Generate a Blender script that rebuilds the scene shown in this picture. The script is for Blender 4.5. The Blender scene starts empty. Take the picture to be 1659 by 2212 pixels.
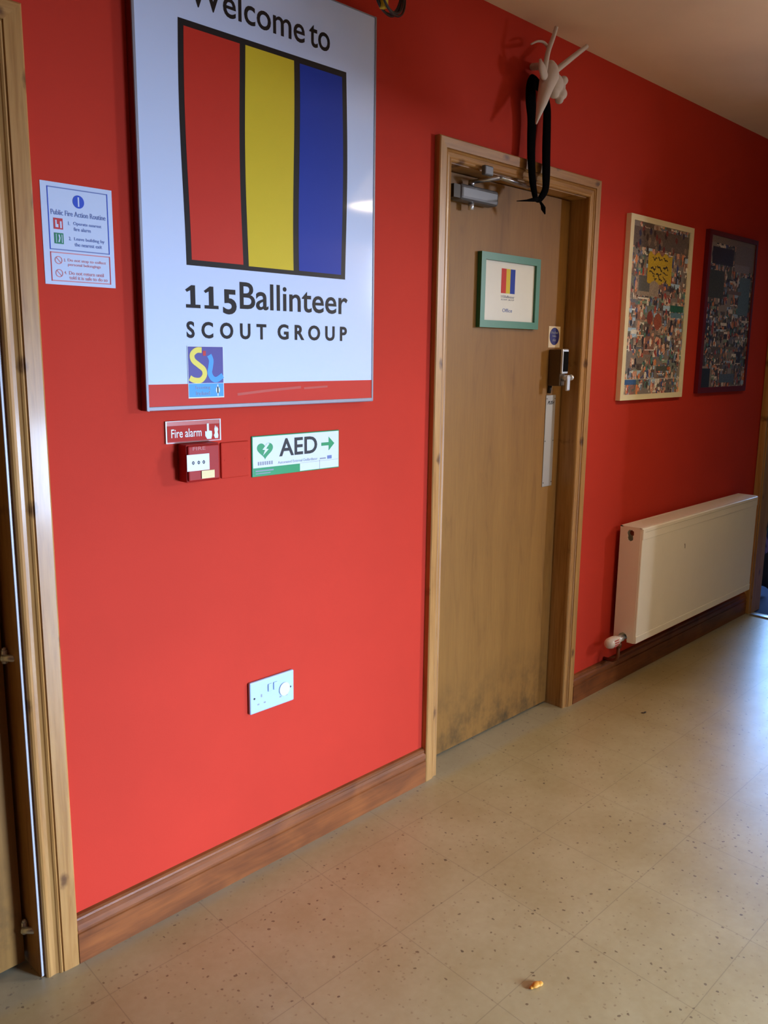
import bpy, bmesh, math, random
from mathutils import Vector, Matrix
from math import sin, cos, pi, radians as R

S = bpy.context.scene
COL = S.collection

# ------------------------------------------------------------------ camera
def make_camera():
    f_px, yaw, pitch, roll = 1837.83, 0.8021655, 0.18680962, 0.01267335
    cd = bpy.data.cameras.new('camera'); co = bpy.data.objects.new('camera', cd); COL.objects.link(co)
    fw = Vector((sin(yaw)*cos(pitch), cos(yaw)*cos(pitch), -sin(pitch)))
    r = Vector((cos(yaw), -sin(yaw), 0)); u = r.cross(fw)
    r2 = cos(roll)*r + sin(roll)*u; u2 = -sin(roll)*r + cos(roll)*u
    m = Matrix((r2, u2, -fw)).transposed().to_4x4(); m.translation = Vector((0, -1.68399, 1.36825))
    co.matrix_world = m
    cd.sensor_fit = 'VERTICAL'; cd.sensor_height = 24.0; cd.lens = f_px/2212*24.0
    cd.clip_start = 0.02
    S.camera = co
make_camera()

# ------------------------------------------------------------------ exposure, world, daylight
S.view_settings.view_transform = 'Standard'; S.view_settings.look = 'None'
S.view_settings.gamma = 1.0; S.view_settings.use_curve_mapping = False
S.view_settings.exposure = 0.72
W = bpy.data.worlds.new('world'); S.world = W; W.use_nodes = True
W.node_tree.nodes['Background'].inputs['Color'].default_value = (0.62, 0.78, 1.0, 1)
W.node_tree.nodes['Background'].inputs['Strength'].default_value = 0.6

def area(name, loc, target, sx, sy, power, color, spread=180):
    l = bpy.data.lights.new(name, 'AREA'); l.shape = 'RECTANGLE'; l.size = sx; l.size_y = sy
    l.energy = power; l.color = color; l.spread = R(spread)
    o = bpy.data.objects.new(name, l); COL.objects.link(o); o.location = loc
    d = (Vector(target)-Vector(loc)); o.rotation_euler = d.to_track_quat('-Z', 'Y').to_euler()
    return o
DAY = (0.65, 0.86, 1.25)
area('daylight_lobby_window', (5.52, -3.43, 1.98), (5.52, 0, 1.98), 0.7, 0.55, 94, (0.86, 0.90, 1.02))
area('daylight_low_fill', (2.25, -3.36, 0.62), (0.74, 0, 0.04), 0.8, 0.6, 21, DAY, 72)  # unseen low source, added, aimed and narrowed to brighten the wall's foot
area('daylight_far_window', (6.93, 0.41, 1.45), (0, 0.41, 1.45), 0.8, 1.2, 40, (0.27, 0.56, 1.12))

# ------------------------------------------------------------------ helpers
WORLD = {}          # object name -> world origin
def lin(c):
    return tuple(((x/255)/12.92 if x/255 <= 0.04045 else ((x/255+0.055)/1.055)**2.4) for x in c)

def mk(name, rgb, rough=0.5, metal=0.0, var=0.06, scale=40, coat=0.0, spec=0.5, bump=0.0, emit=None, trans=0.0, alpha=1.0, stretch=None):
    m = bpy.data.materials.new(name); m.use_nodes = True
    nt = m.node_tree; b = nt.nodes['Principled BSDF']
    c = lin(rgb)
    tc = nt.nodes.new('ShaderNodeTexCoord'); nz = nt.nodes.new('ShaderNodeTexNoise')
    nz.inputs['Scale'].default_value = scale; nz.inputs['Detail'].default_value = 4
    if stretch:
        mp = nt.nodes.new('ShaderNodeMapping'); mp.inputs['Scale'].default_value = stretch
        nt.links.new(tc.outputs['Object'], mp.inputs['Vector']); nt.links.new(mp.outputs['Vector'], nz.inputs['Vector'])
    else:
        nt.links.new(tc.outputs['Object'], nz.inputs['Vector'])
    mx = nt.nodes.new('ShaderNodeMix'); mx.data_type = 'RGBA'
    mx.inputs['A'].default_value = tuple(x*(1-var) for x in c)+(1,)
    mx.inputs['B'].default_value = tuple(min(1, x*(1+var)) for x in c)+(1,)
    nt.links.new(nz.outputs['Fac'], mx.inputs['Factor']); nt.links.new(mx.outputs['Result'], b.inputs['Base Color'])
    b.inputs['Roughness'].default_value = rough; b.inputs['Metallic'].default_value = metal
    b.inputs['Coat Weight'].default_value = coat; b.inputs['Coat Roughness'].default_value = 0.06
    b.inputs['Specular IOR Level'].default_value = spec
    b.inputs['Transmission Weight'].default_value = trans; b.inputs['Alpha'].default_value = alpha
    if emit:
        b.inputs['Emission Color'].default_value = tuple(emit[:3])+(1,); b.inputs['Emission Strength'].default_value = emit[3]
    if bump:
        bp = nt.nodes.new('ShaderNodeBump'); bp.inputs['Strength'].default_value = bump; bp.inputs['Distance'].default_value = 0.002
        nt.links.new(nz.outputs['Fac'], bp.inputs['Height']); nt.links.new(bp.outputs['Normal'], b.inputs['Normal'])
    return m

class N:            # small node-graph writer
    def __init__(s, name):
        s.m = bpy.data.materials.new(name); s.m.use_nodes = True; s.t = s.m.node_tree; s.b = s.t.nodes['Principled BSDF']
    def n(s, kind, **kw):
        x = s.t.nodes.new('ShaderNode'+kind)
        for k, v in kw.items(): setattr(x, k, v)
        return x
    def l(s, a, b): s.t.links.new(a, b)
    def coord(s, scale=(1, 1, 1), rot=(0, 0, 0), which='Object', loc=(0, 0, 0)):
        tc = s.n('TexCoord'); mp = s.n('Mapping'); mp.inputs['Scale'].default_value = scale
        mp.inputs['Rotation'].default_value = rot; mp.inputs['Location'].default_value = loc
        s.l(tc.outputs[which], mp.inputs['Vector']); return mp.outputs['Vector']
    def noise(s, vec, scale, detail=4, rough=0.5, dist=0.0):
        x = s.n('TexNoise'); x.inputs['Scale'].default_value = scale; x.inputs['Detail'].default_value = detail
        x.inputs['Roughness'].default_value = rough; x.inputs['Distortion'].default_value = dist
        s.l(vec, x.inputs['Vector']); return x.outputs['Fac']
    def ramp(s, fac, stops):
        x = s.n('ValToRGB'); cr = x.color_ramp
        while len(cr.elements) < len(stops): cr.elements.new(0.5)
        for e, (p, c) in zip(cr.elements, stops):
            e.position = p; e.color = tuple(c)+(1,)
        s.l(fac, x.inputs['Fac']); return x.outputs['Color']
    def mix(s, fac, a, b, mode='MIX'):
        x = s.n('Mix'); x.data_type = 'RGBA'; x.blend_type = mode
        for v, k in ((fac, 'Factor'), (a, 'A'), (b, 'B')):
            if hasattr(v, 'links'): s.l(v, x.inputs[k])
            elif k == 'Factor': x.inputs[k].default_value = v
            else: x.inputs[k].default_value = tuple(v)+(1,)
        return x.outputs['Result']
    def math(s, op, a, b=0.0):
        x = s.n('Math'); x.operation = op
        for i, v in enumerate((a, b)):
            if hasattr(v, 'links'): s.l(v, x.inputs[i])
            else: x.inputs[i].default_value = v
        return x.outputs[0]
    def bump(s, h, strength=0.2, dist=0.002):
        x = s.n('Bump'); x.inputs['Strength'].default_value = strength; x.inputs['Distance'].default_value = dist
        s.l(h, x.inputs['Height']); s.l(x.outputs['Normal'], s.b.inputs['Normal'])
    def out(s, color, rough=0.5, coat=0.0, spec=0.5):
        s.l(color, s.b.inputs['Base Color'])
        if hasattr(rough, 'links'): s.l(rough, s.b.inputs['Roughness'])
        else: s.b.inputs['Roughness'].default_value = rough
        s.b.inputs['Coat Weight'].default_value = coat; s.b.inputs['Coat Roughness'].default_value = 0.12
        s.b.inputs['Specular IOR Level'].default_value = spec
        return s.m

def pine(name, horiz=False):
    g = N(name); rot = (0, R(90), 0) if horiz else (0, 0, 0)
    v = g.coord((1, 1, 0.06), rot)
    if horiz:
        v = g.coord((0.06, 1, 1))
    n1 = g.noise(v, 110, 5, 0.6, 0.6); n2 = g.noise(v, 28, 3, 0.5, 1.2)
    c = g.ramp(n1, [(0.3, lin((144, 96, 45))), (0.55, lin((183, 135, 74))), (0.8, lin((195, 151, 89)))])
    c2 = g.ramp(n2, [(0.35, lin((153, 104, 49))), (0.7, lin((198, 156, 94)))])
    c = g.mix(0.5, c, c2)
    sx = g.n('SeparateXYZ'); g.l(g.coord(), sx.inputs['Vector']); cx = g.n('CombineXYZ')
    wob = g.math('MULTIPLY', g.noise(g.coord(), 60, 2), 0.10)
    g.l(g.math('ADD', g.math('MULTIPLY', sx.outputs['X'], 9.0 if not horiz else 5.0), wob), cx.inputs[0]); g.l(g.math('ADD', g.math('MULTIPLY', sx.outputs['Z'], 5.0 if not horiz else 9.0), wob), cx.inputs[1])
    vo = g.n('TexVoronoi', voronoi_dimensions='2D'); vo.inputs['Scale'].default_value = 1.0; g.l(cx.outputs[0], vo.inputs['Vector'])
    sc_ = g.n('SeparateColor'); g.l(vo.outputs['Color'], sc_.inputs[0])
    k = g.ramp(vo.outputs['Distance'], [(0.0, (0.9, 0.9, 0.9)), (0.045, (0.75, 0.75, 0.75)), (0.11, (0, 0, 0))])
    k = g.math('MULTIPLY', k, g.math('LESS_THAN', sc_.outputs[0], 0.9))
    c = g.mix(k, c, lin((84, 49, 23)))
    g.bump(n1, 0.12, 0.001)
    return g.out(c, 0.38, 0.15)

def oak(name):
    g = N(name)
    fig = g.noise(g.coord((1, 1, 0.14), loc=(0.31, 0, 0.2)), 16, 5, 0.6, 1.6)
    fine = g.noise(g.coord((1, 1, 0.05)), 170, 5, 0.65)
    band = g.noise(g.coord((1, 1, 0.12)), 6, 3, 0.5, 0.6)
    c = g.ramp(fig, [(0.30, lin((122, 84, 37))), (0.42, lin((140, 99, 46))), (0.62, lin((146, 104, 48))), (0.8, lin((153, 111, 54)))])
    c = g.mix(g.math('MULTIPLY', g.ramp(fine, [(0.35, (1, 1, 1)), (0.62, (0, 0, 0))]), 0.25), c, lin((104, 69, 29)))
    c = g.mix(0.3, c, g.ramp(band, [(0.3, lin((129, 89, 39))), (0.7, lin((158, 115, 57)))]))
    # scuffs and dirt kicked on to the foot of the door
    geo = g.n('NewGeometry'); sp = g.n('SeparateXYZ'); g.l(geo.outputs['Position'], sp.inputs['Vector'])
    low = g.n('MapRange'); g.l(sp.outputs['Z'], low.inputs['Value'])
    low.inputs['From Min'].default_value = 0.30; low.inputs['From Max'].default_value = 0.03
    dirt = g.ramp(g.noise(g.coord((1, 1, 0.8)), 14, 5, 0.65), [(0.42, (0, 0, 0)), (0.72, (1, 1, 1))])
    d = g.math('MULTIPLY', g.math('MULTIPLY', low.outputs['Result'], dirt), 0.9)
    c = g.mix(d, c, lin((62, 50, 29)))
    return g.out(c, 0.52, 0.0, 0.3)

def mahogany(name):
    g = N(name); v = g.coord((0.05, 1, 1))
    n1 = g.noise(v, 70, 5, 0.6, 0.8); n2 = g.noise(g.coord((0.6, 1, 1.4)), 9, 3, 0.5, 1.0)
    c = g.ramp(n1, [(0.3, lin((85, 44, 19))), (0.6, lin((129, 71, 32))), (0.85, lin((147, 86, 40)))])
    c = g.mix(0.45, c, g.ramp(n2, [(0.3, lin((93, 50, 23))), (0.7, lin((160, 94, 44)))]))
    return g.out(c, 0.42, 0.08, 0.35)

def floor_mat():
    g = N('vinyl_tile_floor')
    tc = g.n('TexCoord'); sp = g.n('SeparateXYZ'); g.l(tc.outputs['Object'], sp.inputs['Vector'])
    xs = g.math('SUBTRACT', sp.outputs['X'], g.math('MULTIPLY', sp.outputs['Y'], 0.065))
    def seam(v, off):
        a = g.math('DIVIDE', g.math('SUBTRACT', v, off), 0.3045)
        f = g.math('ABSOLUTE', g.math('SUBTRACT', g.math('FRACT', a), 0.5))   # 0.5 on the seam
        return g.math('GREATER_THAN', f, 0.4965), g.math('FLOOR', a)
    s1, ix = seam(xs, 0.763); s2, iy = seam(sp.outputs['Y'], -0.1525)
    cm = g.n('CombineXYZ'); g.l(ix, cm.inputs[0]); g.l(iy, cm.inputs[1])
    wn = g.n('TexWhiteNoise'); g.l(cm.outputs[0], wn.inputs['Vector'])
    v0 = g.coord((1, 1, 1))
    big = g.noise(v0, 5, 4, 0.5); mid = g.noise(v0, 45, 5, 0.6); spk = g.noise(v0, 120, 2, 0.5)
    c = g.ramp(mid, [(0.3, lin((165, 145, 100))), (0.7, lin((174, 156, 112)))])
    c = g.mix(0.35, c, g.ramp(big, [(0.35, lin((154, 134, 88))), (0.65, lin((180, 165, 123)))]))
    c = g.mix(0.05, c, g.ramp(wn.outputs['Value'], [(0, lin((152, 132, 92))), (1, lin((188, 171, 136)))]))
    # flecks
    for sc, th, col, amt, keep in ((46, 0.16, (92, 68, 44), 0.72, 0.30), (20, 0.075, (78, 58, 42), 0.8, 0.28), (80, 0.22, (126, 100, 66), 0.45, 0.32)):
        dv = g.n('VectorMath', operation='ADD')
        nz = g.n('TexNoise'); nz.inputs['Scale'].default_value = sc*1.6; g.l(v0, nz.inputs['Vector'])
        ms = g.n('VectorMath', operation='SCALE'); g.l(nz.outputs['Color'], ms.inputs[0]); ms.inputs['Scale'].default_value = 0.55/sc
        g.l(v0, dv.inputs[0]); g.l(ms.outputs[0], dv.inputs[1])
        vo = g.n('TexVoronoi'); vo.inputs['Scale'].default_value = sc; g.l(dv.outputs[0], vo.inputs['Vector'])
        sx = g.n('SeparateColor'); g.l(vo.outputs['Color'], sx.inputs[0])
        m = g.math('MULTIPLY', g.math('LESS_THAN', vo.outputs['Distance'], th), g.math('LESS_THAN', sx.outputs[0], keep))
        c = g.mix(g.math('MULTIPLY', m, amt), c, lin(col))
    # pale wax built up along the skirting
    ed = g.n('MapRange'); g.l(g.math('ADD', sp.outputs['Y'], g.math('MULTIPLY', big, 0.03)), ed.inputs['Value'])
    ed.inputs['From Min'].default_value = -0.045; ed.inputs['From Max'].default_value = -0.015
    c = g.mix(g.math('MULTIPLY', ed.outputs['Result'], 0.35), c, lin((152, 152, 141)))
    sm = g.math('MAXIMUM', s1, s2)
    c = g.mix(g.math('MULTIPLY', sm, 0.30), c, lin((85, 68, 51)))
    rg = g.n('MapRange'); g.l(g.noise(g.coord((1, 4, 1), (0, 0, 0.5)), 6, 4), rg.inputs['Value'])
    rg.inputs['To Min'].default_value = 0.27; rg.inputs['To Max'].default_value = 0.40
    g.bump(big, 0.12, 0.004)
    return g.out(c, rg.outputs['Result'], 0.0, 0.5)

def wall_mat(name, rgb, rough=0.62, var=0.05, spec=0.25):
    g = N(name); v = g.coord()
    n1 = g.noise(v, 3, 3); n2 = g.noise(v, 260, 2)
    c = lin(rgb)
    col = g.ramp(n1, [(0.3, tuple(x*(1-var) for x in c)), (0.7, tuple(min(1, x*(1+var)) for x in c))])
    g.bump(n2, 0.10, 0.001)
    return g.out(col, rough, 0.0, spec)

M = {}
M['red'] = wall_mat('red_wall_paint', (193, 55, 38), 0.72, 0.04, 0.14)
M['cream'] = wall_mat('cream_wall_paint', (176, 158, 130))
M['ceil'] = wall_mat('matt_ceiling_paint', (238, 216, 188), 0.8)
M['floor'] = floor_mat()
M['pine'] = pine('varnished_pine'); M['pine_h'] = pine('varnished_pine_across', True)
M['oak'] = oak('oak_veneer'); M['maho'] = mahogany('stained_skirting_wood')
M['jamb'] = pine('varnished_pine_lining')
M['silver'] = mk('brushed_aluminium', (190, 194, 200), 0.28, 0.9, 0.05, 90)
M['frame_silver'] = mk('satin_aluminium_frame', (138, 138, 146), 0.55, 0.5, 0.05, 90)
M['chrome'] = mk('satin_chrome', (228, 234, 240), 0.34, 0.7, 0.03)
M['greymetal'] = mk('grey_painted_metal', (104, 107, 112), 0.42, 0.35, 0.05)
M['darkmetal'] = mk('dark_metal', (52, 48, 44), 0.45, 0.6, 0.1)
M['strip'] = mk('pale_edge_strip', (206, 208, 214), 0.35, 0, 0.03)
M['white_gloss'] = mk('white_acrylic_print', (204, 222, 252), 0.5, 0, 0.006, 12, coat=0.8, spec=0.2)
M['p_red'] = mk('print_red', (200, 46, 28), 0.5, 0, 0.03, 20, coat=0.3, spec=0.2)
M['p_yellow'] = mk('print_yellow', (214, 190, 36), 0.5, 0, 0.03, 20, coat=0.3, spec=0.2)
M['p_blue'] = mk('print_blue', (6, 50, 158), 0.5, 0, 0.03, 20, coat=0.2, spec=0.2)
M['p_black'] = mk('print_black', (22, 19, 19), 0.5, 0, 0.08, 20, coat=0.3, spec=0.2)
M['darkred'] = mk('dark_red_box_side', (120, 24, 18), 0.5, 0, 0.06)
M['scratch'] = mk('worn_red_print', (190, 74, 60), 0.6, 0, 0.1)
M['paper'] = mk('white_paper', (192, 208, 234), 0.6, 0, 0.02)
M['ink_blue'] = mk('ink_blue', (20, 70, 190), 0.6, 0, 0.05)
M['ink_soft'] = mk('ink_soft_blue', (104, 122, 176), 0.6, 0, 0.05)
M['ink_red'] = mk('ink_red', (190, 40, 44), 0.6, 0, 0.05)
M['ink_pink'] = mk('ink_soft_red', (206, 132, 138), 0.6, 0, 0.05)
M['ink_green'] = mk('ink_green', (16, 122, 84), 0.6, 0, 0.05)
M['ink_black'] = mk('ink_black', (22, 22, 26), 0.6, 0, 0.05)
M['ink_grey'] = mk('ink_grey', (140, 146, 160), 0.6, 0, 0.05)
M['ink_navy'] = mk('ink_navy', (34, 36, 112), 0.6, 0, 0.05)
M['sign_white'] = mk('white_sign_plastic', (214, 226, 234), 0.35, 0, 0.02)
M['sign_green'] = mk('green_sign_plastic', (30, 150, 92), 0.35, 0, 0.03)
M['sign_red'] = mk('red_sign_panel', (176, 40, 28), 0.6, 0, 0.03, spec=0.2)
M['purple'] = mk('purple_sticker_vinyl', (54, 44, 140), 0.45, 0, 0.04)
M['st_yellow'] = mk('yellow_sticker_vinyl', (228, 214, 70), 0.45, 0, 0.03)
M['cyan'] = mk('cyan_sticker_vinyl', (36, 150, 224), 0.45, 0, 0.03)
M['plastic_white'] = mk('white_socket_plastic', (176, 202, 238), 0.4, 0, 0.01)
M['plastic_red'] = mk('red_call_point_plastic', (165, 32, 26), 0.5, 0, 0.03, spec=0.25)
M['clear_pink'] = mk('clear_acrylic_backing', (196, 112, 104), 0.2, 0, 0.02)
M['rad'] = mk('cream_radiator_enamel', (246, 238, 218), 0.35, 0, 0.025, 14)
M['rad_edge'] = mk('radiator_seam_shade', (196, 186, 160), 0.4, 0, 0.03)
M['hole'] = mk('dark_opening', (30, 22, 16), 0.8, 0, 0.1)
M['copper'] = mk('dull_copper', (120, 74, 50), 0.4, 0.7, 0.1)
M['knob'] = mk('valve_cap_white', (224, 214, 200), 0.28, 0, 0.02)
M['knob_red'] = mk('valve_cap_red', (206, 72, 60), 0.4, 0, 0.05)
M['cream_frame'] = mk('cream_painted_frame', (240, 228, 190), 0.4, 0, 0.03)
M['red_frame'] = mk('dark_red_frame', (96, 14, 24), 0.35, 0, 0.05)
M['green_frame'] = mk('green_painted_frame', (52, 120, 90), 0.4, 0, 0.05)
M['print_paper'] = mk('framed_paper', (222, 220, 206), 0.5, 0, 0.02, coat=0.6)
M['bone'] = mk('white_papier_mache', (214, 204, 196), 0.75, 0, 0.06, 60, bump=0.4)
M['black_cloth'] = mk('black_knit_cloth', (7, 6, 8), 0.95, 0, 0.3, 200, bump=0.5, spec=0.05)
M['cable'] = mk('dark_cable_sheath', (44, 28, 22), 0.4, 0, 0.15)
M['tag_yellow'] = mk('yellow_cable_tag', (222, 200, 40), 0.45, 0, 0.05)
M['lockbox'] = mk('brown_lock_housing', (98, 78, 54), 0.4, 0.3, 0.05)
M['keypad'] = mk('black_keypad_face', (8, 8, 9), 0.85, 0, 0.2, spec=0.1)
M['plate'] = mk('satin_push_plate', (196, 194, 186), 0.38, 0.55, 0.05, 40, stretch=(40, 1, 1))
M['disc_card'] = mk('cream_sticker_card', (226, 206, 170), 0.5, 0, 0.03)
M['crumb'] = mk('orange_crumb', (206, 140, 40), 0.6, 0, 0.2, 200)
M['carpet'] = mk('dark_blue_carpet', (22, 44, 84), 0.95, 0, 0.4, 300, bump=0.6)
M['far_wall'] = wall_mat('far_room_wall_paint', (120, 124, 136))
M['shade'] = mk('white_lamp_shade', (232, 226, 214), 0.45, 0, 0.02, emit=(1.0, 0.82, 0.62, 1.2))
M['bulb'] = mk('lit_diffuser', (255, 230, 190), 0.4, 0, 0.0, emit=(1.0, 0.78, 0.50, 18))
M['glass'] = mk('window_glass', (235, 244, 250), 0.03, 0, 0.01, trans=1.0)
M['upvc'] = mk('white_window_frame', (220, 224, 228), 0.35, 0, 0.02)
M['dirt'] = mk('trodden_dirt', (58, 44, 30), 0.8, 0, 0.3, 200)
M['label_pale'] = mk('pale_yellow_label', (232, 214, 150), 0.5, 0, 0.1, 300)
def vcol(name, rough=0.4, coat=0.5):
    g = N(name); a = g.n('VertexColor'); a.layer_name = 'Col'
    nz = g.noise(g.coord(), 150, 3)
    c = g.mix(0.6, a.outputs['Color'], g.ramp(nz, [(0.35, (0.62, 0.60, 0.60)), (0.65, (1, 1, 1))]), 'MULTIPLY')
    g.m.use_nodes = True
    return g.out(c, rough, coat)
M['collage'] = vcol('printed_photo_collage')
def cloth_mat():
    g = N('dark_patterned_cloth'); v = g.coord((1, 1, 0.6))
    vo = g.n('TexVoronoi'); vo.inputs['Scale'].default_value = 16; g.l(v, vo.inputs['Vector'])
    sp = g.n('SeparateColor'); g.l(vo.outputs['Color'], sp.inputs[0])
    c = g.ramp(sp.outputs[0], [(0.0, lin((14, 16, 34))), (0.45, lin((26, 28, 66))), (0.7, lin((92, 80, 130))), (0.85, lin((40, 88, 70))), (1.0, lin((180, 180, 190)))])
    c.node.color_ramp.interpolation = 'CONSTANT'
    nz = g.noise(v, 30, 4)
    c = g.mix(g.ramp(nz, [(0.45, (0, 0, 0)), (0.6, (1, 1, 1))]), c, lin((12, 14, 28)))
    return g.out(c, 0.9)
M['cloth'] = cloth_mat()

class MB:
    """collects shapes in world coordinates; build() links them as ONE mesh object"""
    def __init__(s): s.v = []; s.f = []; s.mi = []; s.sm = []; s.cur = 0
    def add(s, vs, fs, smooth=False):
        o = len(s.v); s.v += [Vector(x) for x in vs]
        for f in fs: s.f.append([i+o for i in f]); s.mi.append(s.cur); s.sm.append(smooth)
        return s
    def box(s, x0, x1, y0, y1, z0, z1):
        vs = [(x, y, z) for x in (x0, x1) for y in (y0, y1) for z in (z0, z1)]
        return s.add(vs, [(0, 1, 3, 2), (4, 6, 7, 5), (0, 4, 5, 1), (2, 3, 7, 6), (0, 2, 6, 4), (1, 5, 7, 3)])
    def rbox(s, x0, x1, y0, y1, z0, z1, r=0.004, seg=2):
        bm = bmesh.new(); t = MB().box(x0, x1, y0, y1, z0, z1)
        vs = [bm.verts.new(v) for v in t.v]
        for f in t.f: bm.faces.new([vs[i] for i in f])
        bmesh.ops.recalc_face_normals(bm, faces=bm.faces)
        bmesh.ops.bevel(bm, geom=list(bm.edges), offset=r, segments=seg, affect='EDGES', profile=0.5)
        return s.frombm(bm)
    def frombm(s, bm, smooth=False):
        bm.verts.ensure_lookup_table(); bm.verts.index_update()
        s.add([v.co.copy() for v in bm.verts], [[v.index for v in f.verts] for f in bm.faces], smooth); bm.free(); return s
    def poly(s, pts, y0, y1):
        """2D outline (x,z) extruded from y0 to y1"""
        n = len(pts)
        vs = [(x, y0, z) for x, z in pts]+[(x, y1, z) for x, z in pts]
        fs = [list(range(n)), list(range(2*n-1, n-1, -1))]+[(i, (i+1) % n, n+(i+1) % n, n+i) for i in range(n)]
        return s.add(vs, fs)
    def disc(s, cx, cz, rx, rz, y0, y1, n=32):
        return s.poly([(cx+rx*cos(2*pi*i/n), cz+rz*sin(2*pi*i/n)) for i in range(n)], y0, y1)
    def ring(s, cx, cz, r0, r1, y0, y1, n=32):
        for i in range(n):
            a, b = 2*pi*i/n, 2*pi*(i+1)/n
            s.poly([(cx+r0*cos(a), cz+r0*sin(a)), (cx+r1*cos(a), cz+r1*sin(a)), (cx+r1*cos(b), cz+r1*sin(b)), (cx+r0*cos(b), cz+r0*sin(b))], y0, y1)
        return s
    def stroke(s, pts, w, y0, y1, sub=6):
        P = smooth_path([Vector((x, 0, z)) for x, z in pts], sub) if sub > 1 else [Vector((x, 0, z)) for x, z in pts]
        L, Rr = [], []
        for i, p in enumerate(P):
            d = (P[min(i+1, len(P)-1)]-P[max(i-1, 0)]).normalized(); nn = Vector((-d.z, 0, d.x))*w/2
            L.append(p+nn); Rr.append(p-nn)
        for i in range(len(P)-1):
            q = [L[i], L[i+1], Rr[i+1], Rr[i]]
            s.poly([(a.x, a.z) for a in q], y0, y1)
        return s
    def tube(s, pts, radii, n=12, flat=None, cap=True):
        P = [Vector(p) for p in pts]
        if not hasattr(radii, '__len__'): radii = [radii]*len(P)
        rings = []; up = Vector((0, 0, 1)); prev = None
        for i, p in enumerate(P):
            d = (P[min(i+1, len(P)-1)]-P[max(i-1, 0)]).normalized()
            if prev is None:
                a = up if abs(d.dot(up)) < 0.9 else Vector((1, 0, 0)); e1 = (a-d*a.dot(d)).normalized()
            else: e1 = (prev-d*prev.dot(d)).normalized()
            prev = e1; e2 = d.cross(e1); r = radii[i]
            rr = (r, r) if not hasattr(r, '__len__') else r
            rings.append([p+e1*rr[0]*cos(2*pi*k/n)+e2*rr[1]*sin(2*pi*k/n) for k in range(n)])
        vs = [v for r_ in rings for v in r_]
        fs = [(i*n+k, i*n+(k+1) % n, (i+1)*n+(k+1) % n, (i+1)*n+k) for i in range(len(P)-1) for k in range(n)]
        s.add(vs, fs, True)
        if cap:
            s.add(rings[0], [list(range(n-1, -1, -1))]); s.add(rings[-1], [list(range(n))])
        return s
    def lathe(s, prof, origin, axis='z', n=32):
        """prof: (r, h) pairs along axis from origin"""
        o = Vector(origin); vs = []
        for r, h in prof:
            for k in range(n):
                a = 2*pi*k/n; c_, s_ = r*cos(a), r*sin(a)
                vs.append(o+{'z': Vector((c_, s_, h)), 'x': Vector((h, c_, s_)), 'y': Vector((c_, h, s_))}[axis])
        fs = [(i*n+k, i*n+(k+1) % n, (i+1)*n+(k+1) % n, (i+1)*n+k) for i in range(len(prof)-1) for k in range(n)]
        return s.add(vs, fs, True)
    def ball(s, c, r, seg=20):
        rx, ry, rz = r if hasattr(r, '__len__') else (r, r, r)
        bm = bmesh.new(); bmesh.ops.create_uvsphere(bm, u_segments=seg, v_segments=seg//2, radius=1)
        for v in bm.verts: v.co = Vector((v.co.x*rx, v.co.y*ry, v.co.z*rz))+Vector(c)
        return s.frombm(bm, True)
    def build(s, name, mats, parent=None, origin=None, bevel=0.0, remesh=0.0):
        if not isinstance(mats, (list, tuple)): mats = [mats]
        xs = [v.x for v in s.v]; ys = [v.y for v in s.v]; zs = [v.z for v in s.v]
        if origin is None:
            origin = Vector(((min(xs)+max(xs))/2, (min(ys)+max(ys))/2, min(zs)))
        origin = Vector(origin)
        me = bpy.data.meshes.new(name); me.from_pydata([v-origin for v in s.v], [], s.f)
        for m in mats: me.materials.append(m)
        for p, i, sm in zip(me.polygons, s.mi, s.sm): p.material_index = i; p.use_smooth = sm
        bm = bmesh.new(); bm.from_mesh(me)
        bmesh.ops.remove_doubles(bm, verts=bm.verts, dist=1e-6)
        bmesh.ops.recalc_face_normals(bm, faces=bm.faces); bm.to_mesh(me); bm.free()
        return link(me, name, parent, origin, bevel, remesh)

def link(me, name, parent, origin, bevel=0.0, remesh=0.0):
    o = bpy.data.objects.new(name, me); COL.objects.link(o)
    WORLD[o.name] = Vector(origin)
    if parent is not None:
        o.parent = parent; o.location = Vector(origin)-WORLD[parent.name]
    else: o.location = origin
    if remesh:
        md = o.modifiers.new('blend', 'REMESH'); md.mode = 'VOXEL'; md.voxel_size = remesh; md.use_smooth_shade = True
        sm = o.modifiers.new('soften', 'SMOOTH'); sm.iterations = 3; sm.factor = 0.5
    if bevel:
        md = o.modifiers.new('edges', 'BEVEL'); md.width = bevel; md.segments = 2; md.limit_method = 'ANGLE'
    return o

def smooth_path(P, sub):
    out = []
    for i in range(len(P)-1):
        p0, p1, p2, p3 = P[max(i-1, 0)], P[i], P[i+1], P[min(i+2, len(P)-1)]
        for k in range(sub):
            t = k/sub
            out.append(0.5*((2*p1)+(p2-p0)*t+(2*p0-5*p1+4*p2-p3)*t*t+(3*p1-p0-3*p2+p3)*t**3))
    out.append(P[-1]); return out

def thing(name, loc, label, cat, group=None, kind=None):
    o = bpy.data.objects.new(name, None); COL.objects.link(o); o.location = loc; o.empty_display_size = 0.05
    WORLD[o.name] = Vector(loc); tag(o, label, cat, group, kind); return o
def tag(o, label, cat, group=None, kind=None):
    o['label'] = label; o['category'] = cat
    if group: o['group'] = group
    if kind: o['kind'] = kind
    return o

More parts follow.
